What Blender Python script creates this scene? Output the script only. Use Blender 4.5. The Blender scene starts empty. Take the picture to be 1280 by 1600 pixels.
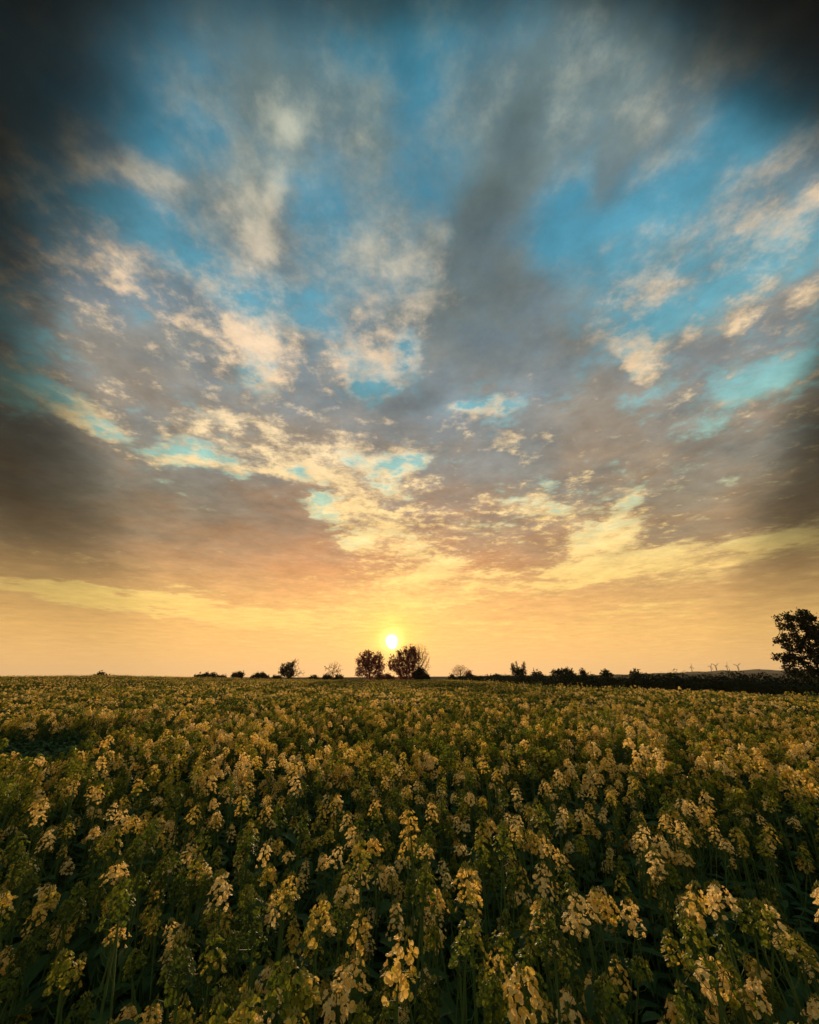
import bpy, bmesh, math, random
from mathutils import Vector, Matrix, Quaternion
import numpy as np

scene = bpy.context.scene
R = math.radians

# ------------------------------------------------------------------ camera
PITCH = math.atan(258 / 640.0)          # 90 degree wide lens tipped up 22 degrees
CAM_H = 1.82
cam_data = bpy.data.cameras.new("camera")
cam_data.sensor_fit = 'HORIZONTAL'; cam_data.sensor_width = 36; cam_data.lens = 18
cam_data.clip_start = 0.05; cam_data.clip_end = 30000
cam = bpy.data.objects.new("camera", cam_data)
scene.collection.objects.link(cam)
cam.location = (0, 0, CAM_H)
cam.rotation_euler = (math.pi / 2 + PITCH, 0, 0)
scene.camera = cam
FW = Vector((0, math.cos(PITCH), math.sin(PITCH))); UP = Vector((0, -math.sin(PITCH), math.cos(PITCH)))

def ray(px, py):
    return (FW + Vector(((px - 640) / 640, 0, 0)) + UP * ((800 - py) / 640)).normalized()

SUN_DIR = ray(612, 1001)
SUN_EL = math.asin(SUN_DIR.z); SUN_AZ = math.atan2(SUN_DIR.x, SUN_DIR.y)

# ------------------------------------------------------------------ view
vs = scene.view_settings
vs.view_transform = 'Standard'; vs.look = 'None'; vs.exposure = 0; vs.gamma = 1
vs.use_curve_mapping = False

# ------------------------------------------------------------------ world: evening sky with a broken cloud layer
world = bpy.data.worlds.new("World"); scene.world = world
world.use_nodes = True
nt = world.node_tree; nt.nodes.clear()
N = nt.nodes; L = nt.links

def nd(kind, **kw):
    n = N.new(kind)
    for k, v in kw.items(): setattr(n, k, v)
    return n
def _set(sock, v):
    if hasattr(v, 'is_output'): L.new(v, sock)
    else: sock.default_value = v
def M(op, a, b=None, c=None, clamp=False):
    n = nd('ShaderNodeMath', operation=op, use_clamp=clamp)
    _set(n.inputs[0], a)
    if b is not None: _set(n.inputs[1], b)
    if c is not None: _set(n.inputs[2], c)
    return n.outputs[0]
def V(op, a, b=None, s=None):
    n = nd('ShaderNodeVectorMath', operation=op)
    _set(n.inputs[0], a)
    if b is not None: _set(n.inputs[1], b)
    if s is not None: _set(n.inputs['Scale'], s)
    return n.outputs['Value'] if op in ('DOT_PRODUCT', 'LENGTH') else n.outputs['Vector']
def MR(x, a, b, c=0.0, d=1.0, t='SMOOTHSTEP'):
    n = nd('ShaderNodeMapRange', interpolation_type=t)
    for i, v in enumerate((x, a, b, c, d)): _set(n.inputs[i], v)
    return n.outputs[0]
def noise(vec, scale, detail=4.0, rough=0.55, lac=2.0, dist=0.0, color=False):
    n = nd('ShaderNodeTexNoise', noise_dimensions='3D')
    L.new(vec, n.inputs['Vector'])
    n.inputs['Scale'].default_value = scale; n.inputs['Detail'].default_value = detail
    n.inputs['Roughness'].default_value = rough; n.inputs['Lacunarity'].default_value = lac
    n.inputs['Distortion'].default_value = dist
    return n.outputs['Color'] if color else n.outputs[0]
def mixc(f, a, b, mode='MIX'):
    n = nd('ShaderNodeMix', data_type='RGBA', blend_type=mode)
    _set(n.inputs[0], f)
    _set(n.inputs[6], a); _set(n.inputs[7], b)
    return n.outputs[2]
def lin(c):
    f = lambda u: u / 12.92 if u <= 0.04045 else ((u + 0.055) / 1.055) ** 2.4
    return tuple(f(x / 255) for x in c)
def ramp(x, stops, rng=80.0):
    n = nd('ShaderNodeValToRGB'); L.new(M('DIVIDE', x, rng), n.inputs[0])
    cr = n.color_ramp
    while len(cr.elements) < len(stops): cr.elements.new(0.5)
    for e, (p, c) in zip(cr.elements, stops):
        e.position = p / rng
    for e, (p, c) in zip(cr.elements, stops):
        e.color = lin(c) + (1,)
    return n.outputs[0]

tc = nd('ShaderNodeTexCoord')
D0 = V('NORMALIZE', tc.outputs['Generated'])
sep = nd('ShaderNodeSeparateXYZ'); L.new(D0, sep.inputs[0])
dz = M('MAXIMUM', sep.outputs[2], 0.0)
el = M('MULTIPLY', M('ARCSINE', sep.outputs[2]), 57.29578)            # elevation in degrees
inv = M('DIVIDE', 1.0, M('ADD', dz, 0.05))                           # cloud deck seen from below
P = V('SCALE', D0, s=inv)
sunang = M('MULTIPLY', M('ARCCOSINE', V('DOT_PRODUCT', D0, tuple(SUN_DIR))), 57.29578)

# warped direction: breaks the edges of the large cloud masses
wn = noise(P, 1.7, 5, 0.6, color=True)
wv = V('SUBTRACT', wn, (0.5, 0.5, 0.5))
wamp = MR(dz, 0.0, 0.5, 0.045, 0.19, 'LINEAR')
DW = V('ADD', D0, V('SCALE', wv, s=wamp))

def blobs(lst, start=0.0, vec=None):
    acc = start
    for (px, py, rx, ry, ang, amp) in lst:
        c = ray(px, py); ca, sa = math.cos(R(ang)), math.sin(R(ang))
        t1 = (ray(px + rx * ca, py + rx * sa) - ray(px - rx * ca, py - rx * sa)) / 2
        t2 = (ray(px - ry * sa, py + ry * ca) - ray(px + ry * sa, py - ry * ca)) / 2
        r1, r2 = t1.length, t2.length
        e1 = t1.normalized(); e2 = (t2 - e1 * t2.dot(e1)).normalized(); e3 = e1.cross(e2)
        g = nd('ShaderNodeTexGradient', gradient_type='SPHERICAL')
        tm = g.texture_mapping; tm.vector_type = 'TEXTURE'
        tm.translation = c
        tm.rotation = Matrix((e1, e2, e3)).transposed().to_euler()
        tm.scale = (r1 * 1.7, r2 * 1.7, max(r1, r2) * 2.2)
        L.new(vec if vec is not None else DW, g.inputs[0])
        s = MR(g.outputs[1], 0.0, 0.85, 0.0, amp)
        acc = M('ADD', s, acc)
    return acc

# cloud cover: negative opens the deck to the blue, positive thickens it
cover_blobs = [
 (560,770,40,24,20,.35),(640,800,60,20,0,.3),(590,870,40,16,0,.25),(690,850,50,18,-10,.3),(900,790,50,26,-10,.3),(480,690,50,20,10,.3),(600,700,34,24,0,.3),
 (1010,800,90,40,0,.35),(760,820,60,30,0,.3),(1080,430,60,30,-30,.25),(700,200,50,90,0,.2),(560,200,40,70,0,.25),(430,60,80,60,0,.2),
 (700,600,90,60,0,.35),(560,640,110,35,0,.35),(400,660,90,40,0,.3),(860,720,120,50,0,.2),(830,860,90,30,-10,.35),(470,600,70,50,0,.3),(900,930,140,22,-8,.3),
 (270,130,120,90,60,-.55),(340,230,130,60,10,-.5),(190,310,120,50,15,-.45),(340,420,110,45,25,-.5),
 (500,310,70,110,0,-.45),(500,70,80,60,0,-.45),(640,130,70,110,0,-.4),(60,140,60,60,0,-.2),
 (1180,200,80,70,-50,-.72),(1080,290,95,45,-40,-.75),(910,330,95,60,-20,-.75),(870,410,35,60,0,-.5),
 (1000,370,60,40,-30,-.3),(600,585,70,40,-30,-.65),(645,540,22,34,10,-.55),(770,635,70,14,-10,-.6),(40,595,60,45,15,-.75),
 (150,655,90,20,32,-.6),(285,697,70,11,12,-.55),(400,742,100,10,10,-.5),(515,815,55,13,40,-.4),(570,850,40,14,35,-.35),
 (1140,420,120,40,-32,-.5),(1190,580,80,24,-5,-.4),(390,590,35,45,0,-.45),(270,520,60,30,25,-.3),
 (810,785,70,24,15,-.4),(935,845,75,26,-30,-.55),(980,790,40,14,-40,-.4),(1215,845,70,12,-10,-.5),(960,520,60,40,-20,-.35),
 (640,735,36,40,0,-.25),(740,660,60,20,20,-.2),(720,900,120,30,5,-.15),(1000,880,200,18,-14,-.45),(130,925,190,14,8,-.5),
 (360,960,140,16,8,-.35),(520,830,30,50,-40,-.25),
 (790,250,40,120,10,.5),(780,480,100,120,0,.5),(740,335,45,50,20,.4),(600,150,110,150,0,-.25),(660,320,60,110,0,-.2),(690,420,40,60,0,-.2),(230,800,320,85,4,.6),(60,700,100,60,10,.4),(440,870,140,55,10,.5),
 (1000,680,210,60,-8,.2),(900,130,200,110,-20,.35),(960,270,28,75,0,.55),(230,580,140,60,5,.3),(1180,770,140,60,-8,.3),
 (70,968,180,22,3,.45),(1200,905,130,14,-10,.3),(720,730,55,60,0,.3),(440,170,60,80,0,.5),(235,268,75,32,18,.5),
 (400,340,55,75,0,.5),(130,230,40,70,-30,.4),(650,430,80,90,0,.35),
]
light_blobs = [
 (445,200,26,34,0,.3),(275,274,28,18,20,.35),(432,310,20,32,20,.35),(405,375,26,36,0,.2),(398,525,28,34,0,.3),(590,565,26,20,-20,.5),(975,555,20,16,0,.4),(1125,520,12,12,0,.5),(1050,512,14,10,0,.45),(255,660,16,8,20,.4),(600,655,50,12,0,.3),(690,700,40,14,20,.3),(800,690,30,14,30,.5),(560,800,60,26,30,.4),
 (445,165,50,65,-10,.5),(235,268,58,26,18,.5),(395,340,45,70,0,.5),(432,300,14,26,20,.3),(125,225,28,60,-30,.5),
 (205,430,55,30,25,.4),(400,530,45,55,0,.75),(572,548,70,45,-25,.55),(640,420,70,70,0,.45),(985,550,40,28,-30,.65),
 (1120,515,50,18,15,.45),(1190,375,85,20,-38,.65),(1015,440,45,26,-20,.4),(540,725,170,45,8,.25),(630,860,85,90,0,.3),(560,790,60,60,30,.2),
 (285,714,80,13,6,.9),(450,738,70,18,12,.8),(110,640,80,14,30,.5),(350,655,60,14,5,.55),(500,690,120,30,8,.3),
 (830,800,60,20,10,.3),(950,850,60,18,-25,.4),(880,150,180,90,-20,.12),
 (130,925,210,10,8,.45),(1110,885,190,16,-12,.4),(1210,850,60,10,-10,.5),(610,960,160,50,0,.3),(1010,500,50,20,-30,.3),
 (790,240,45,110,12,-.4),(745,335,50,60,0,-.25),(780,490,90,110,0,-.4),(640,640,70,55,0,-.3),(820,580,140,60,0,-.35),
 (240,790,300,85,4,-.6),(60,700,110,70,10,-.2),(400,850,150,60,8,-.25),(1000,650,220,80,-8,-.3),(730,730,60,55,0,-.3),
 (960,280,30,80,0,-.25),(240,580,130,50,5,-.08),(60,965,170,22,3,-.6),(1190,760,140,80,-8,-.35),(1210,905,120,12,-10,-.4),
 (600,260,90,100,0,-.2),(560,620,80,50,20,-.15),
]
cover_l = blobs(cover_blobs)
light_l = blobs(light_blobs)
# dark cloud streaks, plus vignette darkening painted into the sky's edges and corners
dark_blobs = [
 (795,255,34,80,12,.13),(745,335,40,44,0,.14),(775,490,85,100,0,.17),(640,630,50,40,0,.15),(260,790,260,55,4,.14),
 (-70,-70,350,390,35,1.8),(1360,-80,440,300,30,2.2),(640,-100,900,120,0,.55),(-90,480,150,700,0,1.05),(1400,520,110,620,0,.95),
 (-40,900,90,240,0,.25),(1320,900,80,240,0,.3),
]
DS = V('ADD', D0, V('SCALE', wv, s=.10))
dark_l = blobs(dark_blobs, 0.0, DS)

n1 = noise(P, 2.3, 9, 0.60)
n2 = noise(V('ADD', P, (7.3, 2.1, 4.4)), 5.5, 8, 0.62)
n3 = noise(V('ADD', P, (1.9, 8.1, 0.4)), 12.0, 8, 0.66)
low = MR(el, 1.0, 20.0, .18, 1.0, 'LINEAR')                            # the far deck blurs into the haze
hi = MR(el, 2.0, 60.0, 1.0, .85, 'LINEAR')                             # near parts crisp, overhead parts soft
c0 = M('ADD', M('MULTIPLY_ADD', M('SUBTRACT', n1, 0.5), M('MULTIPLY_ADD', low, 2.3, .2), .80), cover_l)
c0 = M('MULTIPLY_ADD', M('SUBTRACT', n2, 0.5), M('MULTIPLY', M('MULTIPLY', 2.6, low), hi), c0)
l0 = M('ADD', M('MULTIPLY_ADD', M('SUBTRACT', n2, 0.5), M('MULTIPLY', low, 2.1), .22), light_l)
l0 = M('MULTIPLY_ADD', M('SUBTRACT', n3, 0.5), M('MULTIPLY', M('MULTIPLY', 1.3, low), hi), l0)
fil = MR(M('MULTIPLY', MR(el, 6, 16), MR(el, 62, 34)), 0, 1, 0.0, 1.0)
l0 = M('MULTIPLY_ADD', M('SUBTRACT', n3, 0.5), M('MULTIPLY', fil, 2.0), l0)
c0 = M('MULTIPLY_ADD', M('SUBTRACT', n3, 0.5), M('MULTIPLY', fil, 1.7), c0)
edge = MR(c0, 0.25, 1.15, .16, -.20)                                    # thin rims catch the light, thick cores do not
rim = M('MULTIPLY', MR(c0, .10, .38), MR(c0, .85, .45))               # thin edges round the gaps glow
rim = M('MULTIPLY', rim, MR(sunang, 20, 55, .55, .0))
l0 = M('ADD', l0, rim)
cover = MR(c0, MR(el, 25, 52, .0, -.35), MR(el, 25, 52, .95, 1.22))
light = MR(M('ADD', l0, edge), 0.02, 1.02)

clear = ramp(el, [(0,(250,196,122)),(4,(252,202,116)),(8,(253,210,116)),(13,(250,214,132)),(18,(226,214,158)),(24,(168,206,184)),
                  (31,(132,186,188)),(40,(102,164,180)),(52,(78,146,170)),(64,(62,134,162)),(76,(48,112,130))])
shade = ramp(el, [(0,(250,192,118)),(5,(249,191,112)),(9,(240,180,108)),(14,(204,150,102)),(20,(168,136,108)),(27,(150,136,122)),
                  (35,(144,142,136)),(46,(126,138,142)),(60,(108,132,140)),(76,(72,104,114))])
shade_far = ramp(el, [(0,(246,190,116)),(5,(243,188,108)),(9,(214,166,102)),(14,(166,136,100)),(20,(152,134,110)),(27,(146,136,122)),
                  (35,(138,138,134)),(46,(122,136,140)),(60,(108,132,140)),(76,(72,104,114))])
shade = mixc(MR(sunang, 12.0, 40.0), shade, shade_far)
lit   = ramp(el, [(0,(252,204,130)),(6,(252,208,118)),(12,(253,212,128)),(20,(254,218,148)),(30,(248,220,172)),(40,(238,208,172)),
                  (50,(214,200,176)),(62,(186,188,170)),(76,(150,160,146))])
n5 = noise(V('ADD', P, (5.7, 0.9, 2.2)), 2.0, 6, 0.6)
tint = mixc(MR(n5, .36, .64), (.86, 1.02, 1.16, 1), (1.09, 1.0, .90, 1))
tint = mixc(MR(el, 6, 26), (1, 1, 1, 1), tint)
shade = mixc(1.0, shade, tint, 'MULTIPLY')
cloud = mixc(light, shade, lit)
sky = mixc(cover, clear, cloud)

# physical sky behind it (same sun position), tinted by the deck in front of it
nish = nd('ShaderNodeTexSky', sky_type='NISHITA', sun_disc=False)
nish.sun_elevation = SUN_EL; nish.sun_rotation = SUN_AZ
nish.air_density = 1.3; nish.dust_density = 2.0; nish.ozone_density = 1.5
deck = V('SCALE', sky, s=10.0)
n4 = noise(V('ADD', P, (3.3, 5.1, 9.4)), 3.4, 7, 0.62)
n6 = noise(V('ADD', P, (2.7, 7.7, 1.4)), 7.0, 8, 0.68)
deck = V('SCALE', deck, s=M('MULTIPLY_ADD', M('SUBTRACT', n6, .5), M('MULTIPLY', .8, low), 1.0))
deck = V('SCALE', deck, s=M('MULTIPLY_ADD', M('SUBTRACT', n4, .5), M('MULTIPLY', 1.1, low), 1.04))          # thick and thin parts of the deck
warm = MR(sunang, 5.0, 85.0, 1.10, .86, 'LINEAR')
deck = V('SCALE', deck, s=warm)
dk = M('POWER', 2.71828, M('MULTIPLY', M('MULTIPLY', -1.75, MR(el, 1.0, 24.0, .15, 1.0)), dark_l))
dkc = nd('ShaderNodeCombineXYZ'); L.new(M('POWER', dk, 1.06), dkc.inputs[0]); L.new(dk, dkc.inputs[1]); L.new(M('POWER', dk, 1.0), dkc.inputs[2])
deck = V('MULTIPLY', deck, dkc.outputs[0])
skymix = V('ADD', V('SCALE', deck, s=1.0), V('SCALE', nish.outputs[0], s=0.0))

# glow round the sun and the sun itself
g1 = M('POWER', 2.71828, M('MULTIPLY', -0.55, sunang))
g3 = M('POWER', 2.71828, M('MULTIPLY', -1.7, sunang))
g2 = M('POWER', 2.71828, M('MULTIPLY', -0.11, sunang))
glow = V('ADD', V('ADD', V('SCALE', (3.0, 4.2, -1.2), s=g1), V('SCALE', (26, 22, 12), s=g3)), V('SCALE', (2.6, .7, .1), s=g2))
skymix = V('ADD', skymix, glow)
s2 = M('MULTIPLY', M('ARCCOSINE', V('DOT_PRODUCT', D0, tuple(ray(613, 1006)))), 57.29578)  # second disc just below lengthens the sun's painted bloom
disc = M('MAXIMUM', MR(sunang, 0.85, 0.45, 0.0, 40.0), MR(s2, 0.75, 0.40, 0.0, 40.0))
skymix = V('ADD', skymix, V('SCALE', (1, .97, .85), s=disc))
# below the horizon the world is the dim far land
below = MR(sep.outputs[2], -0.02, -0.002)
skymix = V('SCALE', skymix, s=M('MULTIPLY_ADD', below, .9, .1))
bg = nd('ShaderNodeBackground'); L.new(skymix, bg.inputs[0]); bg.inputs[1].default_value = 0.1
out = nd('ShaderNodeOutputWorld'); L.new(bg.outputs[0], out.inputs[0])
world.cycles.sampling_method = 'MANUAL'; world.cycles.sample_map_resolution = 512

# ------------------------------------------------------------------ sun
sl = bpy.data.lights.new("sun", 'SUN'); sl.energy = 3.6; sl.angle = R(0.6); sl.color = (1.0, 0.68, 0.38)
sun = bpy.data.objects.new("sun", sl); scene.collection.objects.link(sun)
sun.rotation_euler = (-SUN_DIR).to_track_quat('-Z', 'Y').to_euler()
sun.location = (0, 0, 30)

# ==================================================================== helpers
rnd = random.Random(7)
rng = np.random.default_rng(11)

def obj(name, me, mat=None, parent=None, loc=None):
    o = bpy.data.objects.new(name, me)
    scene.collection.objects.link(o)
    if mat is not None and me is not None and not me.materials:
        me.materials.append(mat)
    if parent is not None: o.parent = parent
    if loc is not None: o.location = loc
    return o
def empty(name, loc, rz=0.0):
    o = bpy.data.objects.new(name, None); scene.collection.objects.link(o)
    o.empty_display_size = 0.2
    o.location = loc; o.rotation_euler = (0, 0, rz)
    return o
def tag(o, label, cat=None, group=None, kind=None):
    if label: o['label'] = label
    if cat: o['category'] = cat
    if group: o['group'] = group
    if kind: o['kind'] = kind
    return o
def mesh_np(name, verts, faces, mats=None, smooth=False):
    """verts (n,3); faces list of arrays with constant width, or list of tuples"""
    me = bpy.data.meshes.new(name)
    verts = np.asarray(verts, dtype=np.float32)
    if isinstance(faces, np.ndarray):
        nf, w = faces.shape
        me.vertices.add(len(verts)); me.vertices.foreach_set('co', verts.ravel())
        me.loops.add(nf * w); me.loops.foreach_set('vertex_index', faces.astype(np.int32).ravel())
        me.polygons.add(nf); me.polygons.foreach_set('loop_start', np.arange(0, nf * w, w, dtype=np.int32))
        me.update(calc_edges=True)
    else:
        me.from_pydata([tuple(v) for v in verts], [], faces)
    if smooth:
        me.polygons.foreach_set('use_smooth', np.ones(len(me.polygons), dtype=bool))
    me.update()
    return me
class MB:
    """collects pieces with a material slot each"""
    def __init__(s): s.v = []; s.f = []; s.m = []; s.n = 0
    def add(s, verts, faces, slot=0):
        s.v.extend(verts); s.f.extend([tuple(i + s.n for i in f) for f in faces])
        s.m.extend([slot] * len(faces)); s.n += len(verts)
    def tube(s, pts, rad, sides=4, slot=0, cap=True):
        vs_, fs = [], []
        k = len(pts)
        for i, p in enumerate(pts):
            d = (pts[min(i + 1, k - 1)] - pts[max(i - 1, 0)]).normalized()
            a = d.orthogonal().normalized(); b = d.cross(a)
            for j in range(sides):
                t = 2 * math.pi * j / sides
                vs_.append(p + (a * math.cos(t) + b * math.sin(t)) * rad[i])
        for i in range(k - 1):
            for j in range(sides):
                q = (j + 1) % sides
                fs.append((i * sides + j, i * sides + q, (i + 1) * sides + q, (i + 1) * sides + j))
        if cap: fs.append(tuple((k - 1) * sides + j for j in range(sides)))
        s.add(vs_, fs, slot)
    def mesh(s, name, mats, smooth=False):
        me = mesh_np(name, [tuple(v) for v in s.v], s.f, smooth=smooth)
        for m in mats: me.materials.append(m)
        if len(mats) > 1: me.polygons.foreach_set('material_index', np.array(s.m, dtype=np.int32))
        return me

def P3(px, py, Y):
    r = ray(px, py)
    return Vector((r.x / r.y * Y, Y, CAM_H + r.z / r.y * Y))

# ==================================================================== materials
def mat_new(name):
    m = bpy.data.materials.new(name); m.use_nodes = True
    t = m.node_tree; t.nodes.clear()
    return m, t
def leafy(name, c1, c2, trans=0.35, tcol=None, scale=8.0, rough=.6, rand=.25, sheen=0.0):
    """diffuse + translucent surface with noise and per-object variation"""
    m, t = mat_new(name); n = t.nodes; l = t.links
    g = n.new('ShaderNodeNewGeometry'); tx = n.new('ShaderNodeTexNoise')
    tx.inputs['Scale'].default_value = scale; tx.inputs['Detail'].default_value = 3
    l.new(g.outputs['Position'], tx.inputs['Vector'])
    add = n.new('ShaderNodeMath'); add.operation = 'MULTIPLY_ADD'
    l.new(g.outputs['Random Per Island'], add.inputs[0]); add.inputs[1].default_value = rand * 2
    l.new(tx.outputs[0], add.inputs[2])
    mr = n.new('ShaderNodeMapRange'); mr.inputs[1].default_value = .3; mr.inputs[2].default_value = .7 + rand * 2
    l.new(add.outputs[0], mr.inputs[0])
    mx = n.new('ShaderNodeMix'); mx.data_type = 'RGBA'
    l.new(mr.outputs[0], mx.inputs[0]); mx.inputs[6].default_value = (*c1, 1); mx.inputs[7].default_value = (*c2, 1)
    p = n.new('ShaderNodeBsdfPrincipled'); l.new(mx.outputs[2], p.inputs['Base Color'])
    p.inputs['Roughness'].default_value = rough; p.inputs['Specular IOR Level'].default_value = .08
    tr = n.new('ShaderNodeBsdfTranslucent')
    if tcol: tr.inputs[0].default_value = (*tcol, 1)
    else: l.new(mx.outputs[2], tr.inputs[0])
    ms = n.new('ShaderNodeMixShader'); ms.inputs[0].default_value = trans
    l.new(p.outputs[0], ms.inputs[1]); l.new(tr.outputs[0], ms.inputs[2])
    o = n.new('ShaderNodeOutputMaterial'); l.new(ms.outputs[0], o.inputs[0])
    return m
def rough_mat(name, c1, c2, scale=3.0, rough=.95, bump=0.0):
    m, t = mat_new(name); n = t.nodes; l = t.links
    g = n.new('ShaderNodeTexCoord'); tx = n.new('ShaderNodeTexNoise')
    tx.inputs['Scale'].default_value = scale; tx.inputs['Detail'].default_value = 8; tx.inputs['Roughness'].default_value = .65
    l.new(g.outputs['Object'], tx.inputs['Vector'])
    mr = n.new('ShaderNodeMapRange'); mr.inputs[1].default_value = .35; mr.inputs[2].default_value = .65
    l.new(tx.outputs[0], mr.inputs[0])
    mx = n.new('ShaderNodeMix'); mx.data_type = 'RGBA'
    l.new(mr.outputs[0], mx.inputs[0]); mx.inputs[6].default_value = (*c1, 1); mx.inputs[7].default_value = (*c2, 1)
    p = n.new('ShaderNodeBsdfPrincipled'); l.new(mx.outputs[2], p.inputs['Base Color'])
    p.inputs['Roughness'].default_value = rough; p.inputs['Specular IOR Level'].default_value = .2
    if bump:
        b = n.new('ShaderNodeBump'); b.inputs['Strength'].default_value = bump; l.new(tx.outputs[0], b.inputs['Height'])
        l.new(b.outputs[0], p.inputs['Normal'])
    o = n.new('ShaderNodeOutputMaterial'); l.new(p.outputs[0], o.inputs[0])
    return m

def petal_mat():
    """tones vary at random; shaded olive to sunlit peach is painted into the petals"""
    m, t = mat_new("petal"); n = t.nodes; l = t.links
    def math_(op, a, b, c=None):
        q = n.new('ShaderNodeMath'); q.operation = op
        for i, v in enumerate((a, b, c)):
            if v is None: continue
            if hasattr(v, 'is_output'): l.new(v, q.inputs[i])
            else: q.inputs[i].default_value = v
        return q.outputs[0]
    oi = n.new('ShaderNodeObjectInfo'); g = n.new('ShaderNodeNewGeometry')
    tx = n.new('ShaderNodeTexNoise'); tx.inputs['Scale'].default_value = 4.5; tx.inputs['Detail'].default_value = 2
    l.new(g.outputs['Position'], tx.inputs['Vector'])
    t2 = n.new('ShaderNodeTexNoise'); t2.inputs['Scale'].default_value = .35; t2.inputs['Detail'].default_value = 3
    l.new(g.outputs['Position'], t2.inputs['Vector'])
    v = math_('MULTIPLY_ADD', oi.outputs['Random'], .55, math_('MULTIPLY', tx.outputs[0], .75))
    v = math_('MULTIPLY_ADD', t2.outputs[0], .45, v)
    v = math_('MULTIPLY_ADD', g.outputs['Random Per Island'], .16, v)
    mr = n.new('ShaderNodeMapRange'); mr.inputs[1].default_value = .68; mr.inputs[2].default_value = 1.22; l.new(v, mr.inputs[0])
    cr = n.new('ShaderNodeValToRGB'); e = cr.color_ramp.elements
    e[0].position = 0; e[0].color = (.07, .10, .018, 1); e[1].position = 1; e[1].color = (.98, .76, .32, 1)
    for p_, c_ in ((.28, (.15, .20, .022)), (.52, (.38, .35, .04)), (.70, (.80, .55, .10)), (.84, (.97, .68, .18))):
        q = e.new(p_); q.color = (*c_, 1)
    l.new(mr.outputs[0], cr.inputs[0])
    p = n.new('ShaderNodeBsdfPrincipled'); l.new(cr.outputs[0], p.inputs['Base Color']); p.inputs['Roughness'].default_value = .5
    p.inputs['Specular IOR Level'].default_value = .12
    tr = n.new('ShaderNodeBsdfTranslucent'); l.new(cr.outputs[0], tr.inputs[0])
    ms = n.new('ShaderNodeMixShader'); ms.inputs[0].default_value = .45
    l.new(p.outputs[0], ms.inputs[1]); l.new(tr.outputs[0], ms.inputs[2])
    o = n.new('ShaderNodeOutputMaterial'); l.new(ms.outputs[0], o.inputs[0])
    return m
m_petal = petal_mat()
m_bud = leafy("bud", (.20, .22, .05), (.34, .30, .07), trans=.2, scale=20)
m_stem = leafy("stem", (.06, .12, .03), (.10, .16, .045), trans=.1, scale=10)
m_leaf = leafy("crop_leaf", (.026, .068, .022), (.060, .125, .034), trans=.25, scale=6)
m_tleaf = leafy("tree_leaf", (.020, .024, .012), (.045, .045, .018), trans=.25, scale=1.2)
m_rleaf = leafy("flare_red_leaf", (.17, .05, .042), (.30, .095, .08), trans=.65, scale=.8)  # red tone painted in for the lens flare glow over the centre trees
m_hleaf = leafy("hedge_leaf", (.016, .022, .010), (.035, .042, .016), trans=.2, scale=1.5)
m_bark = rough_mat("bark", (.030, .022, .016), (.065, .048, .035), scale=6, bump=.3)
m_twig = rough_mat("twig_bark", (.13, .055, .042), (.20, .085, .065), scale=6)  # pale reddish tone stands in for haze and flare glow on bare crowns
m_soil = rough_mat("field_soil", (.020, .022, .010), (.035, .040, .015), scale=.6, bump=.3)
m_far = rough_mat("far_land", (.035, .036, .014), (.085, .065, .030), scale=.012)
m_far.node_tree.nodes["Principled BSDF"].inputs["Specular IOR Level"].default_value = 0.0
m_turb = rough_mat("turbine_paint", (.20, .18, .17), (.24, .22, .20), scale=1, rough=.5)

# ==================================================================== terrain
def sst(x, a, b):
    t = np.clip((x - a) / (b - a), 0, 1); return t * t * (3 - 2 * t)
def ground_z(x, y):
    x = np.asarray(x, dtype=float); y = np.asarray(y, dtype=float)
    r = np.hypot(x, y)
    z = 0.60 * sst(-x, 12, 62) * sst(r, 15, 60)                       # field climbs gently to the left
    z = z + .30 * np.exp(-(((x + 52) / 13) ** 2 + ((y - 78) / 18) ** 2)) # low rise
    z = z + .06 * np.sin(x * .21 + 1) * np.sin(y * .17) * sst(r, 4, 20)
    z = z - .30 * sst(x, 8, 30) * sst(r, 8, 30)
    z = z - 1.2 * sst(r, 150, 400)
    return z
def hedge_x(y):
    return np.interp(y, [8, 15, 22, 31, 46, 75, 118], [25.5, 23.0, 20.6, 17.2, 15.2, 13.8, 12.6])

rr = np.concatenate([np.linspace(0, 20, 21), np.linspace(23, 160, 46), np.geomspace(175, 9000, 34)])
na = 180
vv = []; ff = []
for r in rr:
    for k in range(na):
        a = 2 * math.pi * k / na; x, y = r * math.sin(a), r * math.cos(a)
        vv.append((x, y, float(ground_z(x, y))))
for i in range(len(rr) - 1):
    for k in range(na):
        q = (k + 1) % na
        ff.append((i * na + k, i * na + q, (i + 1) * na + q, (i + 1) * na + k))
me = mesh_np("ground", vv, ff, smooth=True)
gr = obj("ground", me); gr['kind'] = 'structure'
me.materials.append(m_soil); me.materials.append(m_far)
cent = np.array([np.hypot(p.center.x, p.center.y) for p in me.polygons])
me.polygons.foreach_set('material_index', (cent > 160).astype(np.int32))

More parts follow.
